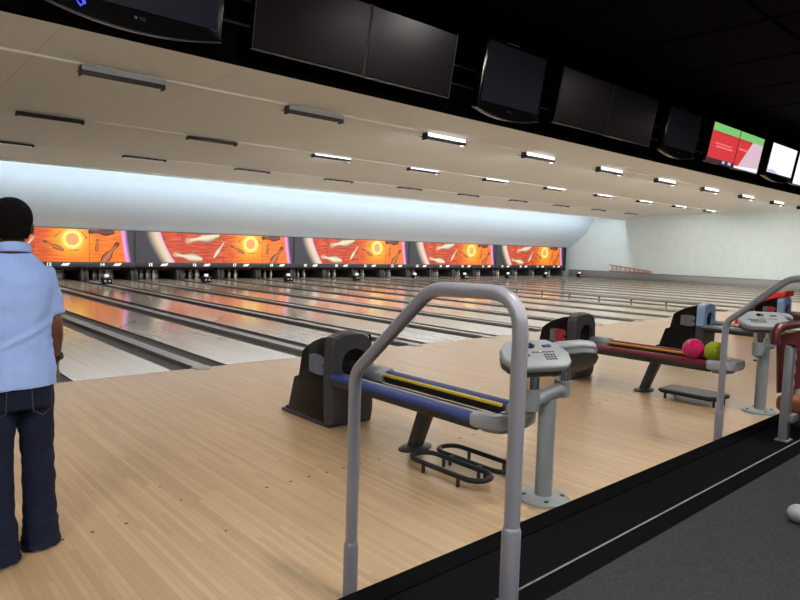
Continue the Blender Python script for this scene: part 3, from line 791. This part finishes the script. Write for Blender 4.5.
def console(x, y, label, pads):
    t = thing('scoring_console', label, 'scoring console', (x, y, 0), 0, 'scoring consoles on the step edge')
    b = MB(); b.lathe([(.155,0),(.155,.014),(.145,.022),(.06,.03),(0,.03)], M['post'], n=32); fl = b.build('base_flange', t)
    for a in range(4):
        b = MB(); q = PI/4+a*PI/2; b.lathe([(.014,0),(.014,.008),(0,.01)], M['screw'], n=8, T=Matrix.Translation((.115*math.cos(q), .115*math.sin(q), .022))); b.build('bolt', fl)
    b = MB(); b.tube([(0,0,.02),(0,0,.62)], .052, M['post'], n=24); b.build('pole', t)
    b = MB(); b.tube([(-.165,0,.625),(.145,0,.665)], .046, M['post'], n=20); b.lathe([(.02,.555),(.046,.575),(.05,.60),(.05,.705)], M['post'], n=22, T=Matrix.Translation((-.165,0,0))); b.lathe([(.02,.61),(.046,.62),(.05,.64),(.05,.72)], M['post'], n=22, T=Matrix.Translation((.145,0,0))); b.build('arm', t)
    for nx, z0 in ((-.165, .70), (.145, .715)):
        b = MB(); b.tube([(nx,0,z0),(nx,0,.85)], .044, M['chrome'], n=20); b.build('neck', t)
    for args in pads: keypad(t, *args)
    return t
console(-.05, -4.99, 'grey two-headed scoring console beside the blue ball return', [((-.19,-.02,.885), math.radians(-20), math.radians(34), 0), ((.25,.04,.845), math.radians(160), math.radians(46), 0)])
console(3.53, -4.97, 'grey two-headed scoring console beyond the second handrail', [((-.16,-.02,.89), math.radians(-52), math.radians(32), 1), ((.24,.06,.88), math.radians(120), math.radians(28), 1)])

# ------------------------------------------------------------------ handrails
def handrail(x, label):
    t = thing('handrail', label, 'handrail', (x, -5.17, 0), 0, 'step handrails')
    path = bezier_path([(0,0,.02),(0,0,.985),(0,-.43,1.36),(0,-.83,1.372),(0,-.83,.38)], [.05,.06,.13])
    b = MB(); b.tube(path, .0255, M['steel'], n=20); b.build('rail_tube', t)
    for y, z0 in ((0, 0), (-.83, .36)):
        b = MB(); b.lathe([(.046,z0),(.046,z0+.008),(.031,z0+.012),(.031,z0+.255),(.027,z0+.266),(.0255,z0+.268)], M['sleeve'], n=20, T=Matrix.Translation((0,y,0))); b.build('post_sleeve', t)
    return t
handrail(-1.66, 'grey tubular step handrail in the foreground centre')
handrail(2.05, 'grey tubular step handrail on the right, beyond the seats')

# ------------------------------------------------------------------ seat at the right edge and stool feet
t = thing('lounge_seat', 'maroon seat with brown cushion on a grey post at the right photo edge', 'seat', (1.92, -5.68, .18))
b = MB(); b.prism([(-.042,0),(.042,0),(.036,.69),(-.036,.69)], M['seatpost'], 'Y', -.03, .03, .012); b.box(-.055,.055,-.045,.045,0,.012,M['seatpost'],.004); b.build('leg', t)
b = MB(); b.lathe([(.036,0),(.036,.012),(.02,.024),(0,.026)], M['chrome'], n=16, T=Matrix.Translation((0,0,.688))); b.build('post_cap', t)
def sheet(pts_fn, nu, nv, th, m):
    k = MB(); g1 = [[Vector(pts_fn(i/nu, j/nv)) for j in range(nv+1)] for i in range(nu+1)]
    bm = bmesh.new(); V = [[bm.verts.new(p) for p in row] for row in g1]
    for i in range(nu):
        for j in range(nv): bm.faces.new((V[i][j], V[i+1][j], V[i+1][j+1], V[i][j+1]))
    bmesh.ops.recalc_face_normals(bm, faces=bm.faces[:]); bmesh.ops.solidify(bm, geom=bm.faces[:], thickness=th)
    k.take(bm, m); return k
b = sheet(lambda a, c: (.0+a*.7, .085-.10*math.sin(PI*a)-.03*(1-c), .34+c*.43+.03*math.sin(PI*a)), 14, 10, .02, M['maroon'])
b.tube([(-.09,.075,.71),(-.10,.075,.79),(-.06,.07,.83),(.10,.04,.84),(.4,-.02,.85)], .032, M['maroon'], n=10)
b.build('backrest', t)
b = MB()
for z in (.38,.48,.58): b.box(.085,.115,-.01,.05,z,z+.06,M['cream'],.008)
b.build('backrest_slot', t)
b = MB(); b.box(.07,.55,-.20,.10,.19,.31,M['brownseat'],.04,4); b.build('seat_cushion', t)
b = MB(); b.box(-.02,.5,-.06,-.01,.14,.2,M['seatpost'],.008); b.build('seat_frame', t)
t = thing('swivel_stool', 'rounded grey feet of a stool on the dark carpet, right photo edge', 'stool', (.01, -6.73, .36))
b = MB(); b.tube([(0,0,.06),(0,0,.42)], .03, M['glide'], n=16); b.build('column', t)
b = MB(); b.lathe([(.17,.42),(.18,.44),(.18,.47),(.15,.49),(0,.495)], M['maroon'], n=28); b.build('seat', t)
for i in range(5):
    a = math.radians(113)+i*2*PI/5
    d = Vector((math.cos(a), math.sin(a), 0))
    b = MB(); b.tube([d*.02+Vector((0,0,.09)), d*.36+Vector((0,0,.05))], [.022,.016], M['glide'], n=12); lg = b.build('leg', t)
    b = MB(); b.sphere(tuple(d*.385+Vector((0,0,.04))), (.045,.045,.04), M['glide'], 18, 12); b.build('glide', lg)

# ------------------------------------------------------------------ ladder on the wall ledge
t = thing('ladder', 'faded red ladder lying along the far right wall', 'ladder', (33.55, 12.9, .415))
for s, (z0, z1) in enumerate(((.03,.03), (.12,.42))):
    b = MB(); b.prism([(-1.4,z0-.03),(1.4,z1-.03),(1.4,z1+.03),(-1.4,z0+.03)], M['ladder'], 'X', -.03, .03); b.build('side_rail', t)
for i in range(9):
    y = -1.2+i*.3; zt = .12+.30*(y+1.4)/2.8
    b = MB(); b.tube([(0,y,.03),(0,y,zt)], .018, M['ladderrung'], n=8); b.build('rung', t)

# ------------------------------------------------------------------ person
def finish_remesh(b, name, voxel, m, parent, smooth=6, disp=None):
    o = b.build(name, None)
    md = o.modifiers.new('r', 'REMESH'); md.mode = 'VOXEL'; md.voxel_size = voxel; md.use_smooth_shade = True
    s = o.modifiers.new('s', 'SMOOTH'); s.factor = .5; s.iterations = smooth
    dg = bpy.context.evaluated_depsgraph_get(); dg.update()
    me = bpy.data.meshes.new_from_object(o.evaluated_get(dg))
    bpy.data.objects.remove(o)
    if disp:
        for v in me.vertices: v.co += v.normal*disp(v.co)
    me.materials.clear(); me.materials.append(m)
    for p in me.polygons: p.use_smooth = True; p.material_index = 0
    o = bpy.data.objects.new(name, me); C.objects.link(o); me.name = name
    if parent: o.parent = parent
    return o
def ell(z, cx, cy, rx, ry, n=24, p=2.3):
    out = []
    for i in range(n):
        a = 2*PI*i/n; c, s = math.cos(a), math.sin(a)
        out.append((cx+rx*math.copysign(abs(c)**(2/p), c), cy+ry*math.copysign(abs(s)**(2/p), s), z))
    return out
FY = {1: 0., -1: -.10}
# local frame: x to the man's right, y forward (towards the lanes), z up, origin between the feet
man = thing('person', 'man seen from behind in light blue polo and dark jeans watching the lanes', 'person', (-2.625, -3.80, 0), math.radians(-3))
man.scale = (.998,)*3; man.rotation_euler = (0, -.002, math.radians(-3))
b = MB()
b.sphere((.0,.02,1.575), (.078,.094,.098), M['skin']); b.sphere((0,.045,1.515), (.062,.072,.075), M['skin'])
b.sphere((0,.085,1.475), (.036,.03,.028), M['skin']); b.sphere((0,.118,1.535), (.014,.02,.026), M['skin'], 12, 8); b.sphere((0,.105,1.552), (.010,.016,.03), M['skin'], 12, 8)
b.sphere((0,.103,1.583), (.05,.016,.012), M['skin'], 16, 8)
for s in (-1, 1):
    b.sphere((s*.083,.012,1.545), (.012,.02,.033), M['skin'], 12, 10)
b.tube([(0,-.012,1.36),(0,.0,1.44),(0,.012,1.53)], [.07,.058,.055], M['skin'], n=18)
b.loft([ell(.84,0,0,.14,.10), ell(.95,0,.0,.13,.10), ell(1.08,0,.0,.13,.10), ell(1.22,0,-.003,.14,.10), ell(1.33,0,-.01,.125,.08), ell(1.39,0,-.012,.08,.06)], M['skin'])
SH, EL, WR = {}, {}, {}
for s in (-1, 1):
    SH[s] = Vector((s*.124,-.01,1.325)); EL[s] = Vector((s*.160,-.03,1.09)); WR[s] = Vector((s*.168,.05,.885))
    b.tube([(s*.10,-.01,1.33), SH[s], SH[s].lerp(EL[s], .5), EL[s], EL[s].lerp(WR[s], .3), WR[s], WR[s]+Vector((0,.01,-.03))], [.045,.045,.044,.043,.046,.031,.028], M['skin'], n=16)
    # palm and fingers, slightly curled
    W = WR[s]; hx = Vector((0,1,0)); dn = Vector((-s*.05,.16,-1)).normalized(); side = Vector((-s*1,0,0)); fw = dn.cross(side).normalized()
    if fw.y < 0: fw = -fw
    b.tube([W+dn*.01, W+dn*.05, W+dn*.092], [.027,.038,.036], M['skin'], n=14, flat=(1,1))
    for i, (L, off) in enumerate(((.066,.030),(.075,.010),(.070,-.010),(.055,-.029))):
        r0 = W+dn*.080+fw*off; k1 = r0+dn*L*.5; k2 = k1+(dn*.8+side*.35)*L*.35; k3 = k2+(dn*.45+side*.6)*L*.3
        b.tube([r0, k1, k2, k3], [.0095,.009,.0085,.007], M['skin'], n=10)
    r0 = W+dn*.03+fw*.028+side*.008; b.tube([r0, r0+dn*.035+fw*.022, r0+dn*.068+fw*.026+side*.008], [.0125,.0105,.008], M['skin'], n=10)
    # legs
    hp = Vector((s*.080,0,.84)); kn = Vector((s*.078,.015+FY[s]*.5,.47)); an = Vector((s*.090,-.02+FY[s],.09))
    b.tube([hp, hp.lerp(kn,.5), kn, kn.lerp(an,.35), an, an+Vector((0,0,-.03))], [.085,.072,.053,.052,.035,.036], M['skin'], n=18)
    b.tube([an+Vector((0,-.03,-.05)), an+Vector((s*.012,.06,-.055)), an+Vector((s*.02,.15,-.062))], [.034,.036,.028], M['skin'], n=12)
body = finish_remesh(b, 'body', .0062, M['skin'], man, 4)
# hair
b = MB(); b.sphere((0,.004,1.592), (.089,.1,.094), M['hair'], 32, 20); b.sphere((0,-.028,1.535), (.074,.062,.07), M['hair'], 28, 16)
def cut(b_, co, no): bmesh.ops.bisect_plane(b_.bm, geom=b_.bm.verts[:]+b_.bm.edges[:]+b_.bm.faces[:], plane_co=co, plane_no=no, clear_outer=True)
hair = finish_remesh(b, 'hair', .006, M['hair'], man, 3, lambda c: .0025*noise.noise(c*140))
bm = bmesh.new(); bm.from_mesh(hair.data)
bmesh.ops.bisect_plane(bm, geom=bm.verts[:]+bm.edges[:]+bm.faces[:], plane_co=(0,.055,1.60), plane_no=(0,.9,-.62), clear_outer=True)
bmesh.ops.bisect_plane(bm, geom=bm.verts[:]+bm.edges[:]+bm.faces[:], plane_co=(0,-.04,1.492), plane_no=(0,-.15,-1), clear_outer=True)
for f_ in bm.faces: f_.smooth = True
bm.to_mesh(hair.data); bm.free()
for s in (-1, 1):
    b = MB(); b.sphere((s*.031,.1,1.562), (.013,.011,.011), M['eyewhite'], 14, 10); b.sphere((s*.031,.1085,1.562), (.006,.0045,.006), M['hair'], 10, 8); b.build('eye', man)
b = MB(); b.sphere((0,.107,1.502), (.025,.012,.0075), M['lip'], 16, 8); b.build('mouth', man)
# polo shirt
def wr(c):
    return .006*noise.noise(Vector((c.x*4, c.y*4, c.z*13+c.x*6)))+.004*noise.noise(c*22)+.010*max(0, 1-abs(c.z-1.02-.1*c.x)/.16)*noise.noise(Vector((c.x*5+3, c.y*5, c.z*30-c.x*14)))
b = MB()
b.loft([ell(.80,.0,.0,.180,.142), ell(.86,0,.0,.176,.14), ell(.97,0,.004,.164,.134), ell(1.08,0,.0,.163,.132), ell(1.2,0,-.006,.172,.132), ell(1.29,0,-.012,.176,.122), ell(1.345,0,-.015,.160,.103), ell(1.395,0,-.014,.112,.083), ell(1.43,0,-.008,.076,.07)], M['polo'])
for s in (-1, 1):
    b.tube([(s*.06,-.012,1.315), SH[s]+Vector((0,0,-.005)), SH[s].lerp(EL[s], .45)+Vector((s*.005,0,0)), SH[s].lerp(EL[s], .82)+Vector((s*.008,0,0))], [.068,.066,.056,.054], M['polo'], n=22)
polo = finish_remesh(b, 'polo_shirt', .008, M['polo'], man, 14, wr)
b = MB(); kk = []
for i in range(25):
    a = 2*PI*i/24
    kk.append((a, .074+.004*math.cos(a), .070))
b.loft([[( rx*math.cos(a), -.006+ry*math.sin(a), 1.430+.008*math.sin(a)*-1) for a, rx, ry in kk[:24]], [(rx*1.06*math.cos(a), -.004+ry*1.05*math.sin(a), 1.446-.010*math.sin(a)) for a, rx, ry in kk[:24]],
        [(rx*.93*math.cos(a), .0+ry*.95*math.sin(a), 1.466-.016*math.sin(a)) for a, rx, ry in kk[:24]], [(rx*.86*math.cos(a), .0+ry*.88*math.sin(a), 1.466-.016*math.sin(a)) for a, rx, ry in kk[:24]]], M['polo'])
b.build('collar', polo)
# jeans
def wj(c):
    return .007*noise.noise(Vector((c.x*5, c.y*5, c.z*14)))+.009*max(0, 1-c.z/.35)*noise.noise(Vector((c.x*6, c.y*6+2, c.z*34)))+.006*max(0, 1-abs(c.z-.46)/.2)*noise.noise(Vector((c.x*9, c.y*9, c.z*26)))
b = MB()
b.loft([ell(.70,0,.0,.150,.118), ell(.78,0,.0,.162,.128), ell(.87,0,0,.164,.126)], M['denim'])
for s in (-1, 1):
    b.tube([(s*.080,0,.80),(s*.084,.004+FY[s]*.3,.62),(s*.090,.012+FY[s]*.5,.45),(s*.092,-.004+FY[s]*.8,.25),(s*.092,-.018+FY[s],.10),(s*.092,-.022+FY[s],.010)], [.086,.080,.073,.072,.078,.094], M['denim'], n=24)
jeans = finish_remesh(b, 'jeans', .008, M['denim'], man, 6, wj)
for s in (-1, 1):
    b = MB(); b.tube([(s*.05,-.133,.80),(s*.055,-.133,.70),(s*.095,-.127,.675),(s*.135,-.11,.705),(s*.135,-.112,.795)], .0018, M['stitch'], n=6)
    b.build('pocket_stitching', jeans)
for s in (-1, 1):
    y0 = FY[s]
    sh = MB(); fx = s*.092
    ol = [(fx-.038,-.088),(fx+.038,-.088),(fx+.05,-.06),(fx+.054,-.02),(fx+.058,.09),(fx+.045,.17),(fx+.01,.195),(fx-.035,.17),(fx-.052,.09),(fx-.05,-.02),(fx-.048,-.06)]
    ol = [(x, y+y0) for x, y in ol]
    sh.prism(ol, M['shoe'], 'Z', .022, .075, .016, 3)
    so = sh.build('shoe', man)
    b = MB(); b.prism([(fx+(x-fx)*1.07, .03+y0+(y-.03-y0)*1.04) for x, y in ol], M['sole'], 'Z', 0, .024, .005); b.build('sole', so)
b = MB(); W = WR[1].lerp(EL[1], .18)
ax = (EL[1]-WR[1]).normalized()
b.tube([W-ax*.014, W-ax*.010, W+ax*.010, W+ax*.014], [.034,.043,.043,.034], M['watch'], n=22)
b.sphere(tuple(W+Vector((.040,0,0))), (.010,.020,.020), M['watch'], 14, 10); b.build('wrist_watch', man)

# ------------------------------------------------------------------ lights
def area(name, loc, sx, sy, power, col, target):
    l = bpy.data.lights.new(name, 'AREA'); l.shape = 'RECTANGLE'; l.size = sx; l.size_y = sy; l.energy = power; l.color = col
    o = bpy.data.objects.new(name, l); C.objects.link(o); o.location = loc
    d = Vector(target)-Vector(loc); o.rotation_euler = d.to_track_quat('-Z', 'Y').to_euler(); return o
area('cove_tube_lamp', (12.5, 13.6, 4.15), 40, .14, 660, (.90,.95,1), (12.5, 15.1, 1.55))
w = bpy.data.worlds.new('world'); sc.world = w; w.use_nodes = True
w.node_tree.nodes['Background'].inputs[0].default_value = (.5,.55,.6,1); w.node_tree.nodes['Background'].inputs[1].default_value = .05
for i, (x, y) in enumerate(((-6.5,-9.2), (-1.5,-9.6), (3.5,-9.2), (9,-9.0), (15,-9), (-5,-6.4), (-1.5,-6.6), (2.6,-6.6))):  # unseen lamps added as fill for the near floor, rails and man
    t = thing('added_fill_lamp', 'added fill lamp out of view, %s from the left' % ('first','second','third','fourth','fifth','front row first','front row second','front row third')[i], 'ceiling light', (x, y, 3.58), 0, 'added fill lamps out of view')
    b = MB(); b.lathe([(.24,.04),(.25,0),(.22,0),(.21,.04)], M['housing'], n=24); b.build('lamp_rim', t)
    b = MB(); b.lathe([(.22,.01),(.22,.03)], M['warm'], n=24); b.build('lamp_disc', t)

# ------------------------------------------------------------------ render look
vs = sc.view_settings; vs.view_transform = 'Standard'; vs.look = 'None'; vs.exposure = 0.33; vs.gamma = 1; vs.use_curve_mapping = False
cy = sc.cycles
cy.use_denoising = True
try: cy.denoiser = 'OPENIMAGEDENOISE'
except Exception: pass
cy.max_bounces = 8; cy.diffuse_bounces = 4; cy.glossy_bounces = 4; cy.sample_clamp_indirect = 4; cy.sample_clamp_direct = 9; cy.caustics_reflective = False; cy.caustics_refractive = False
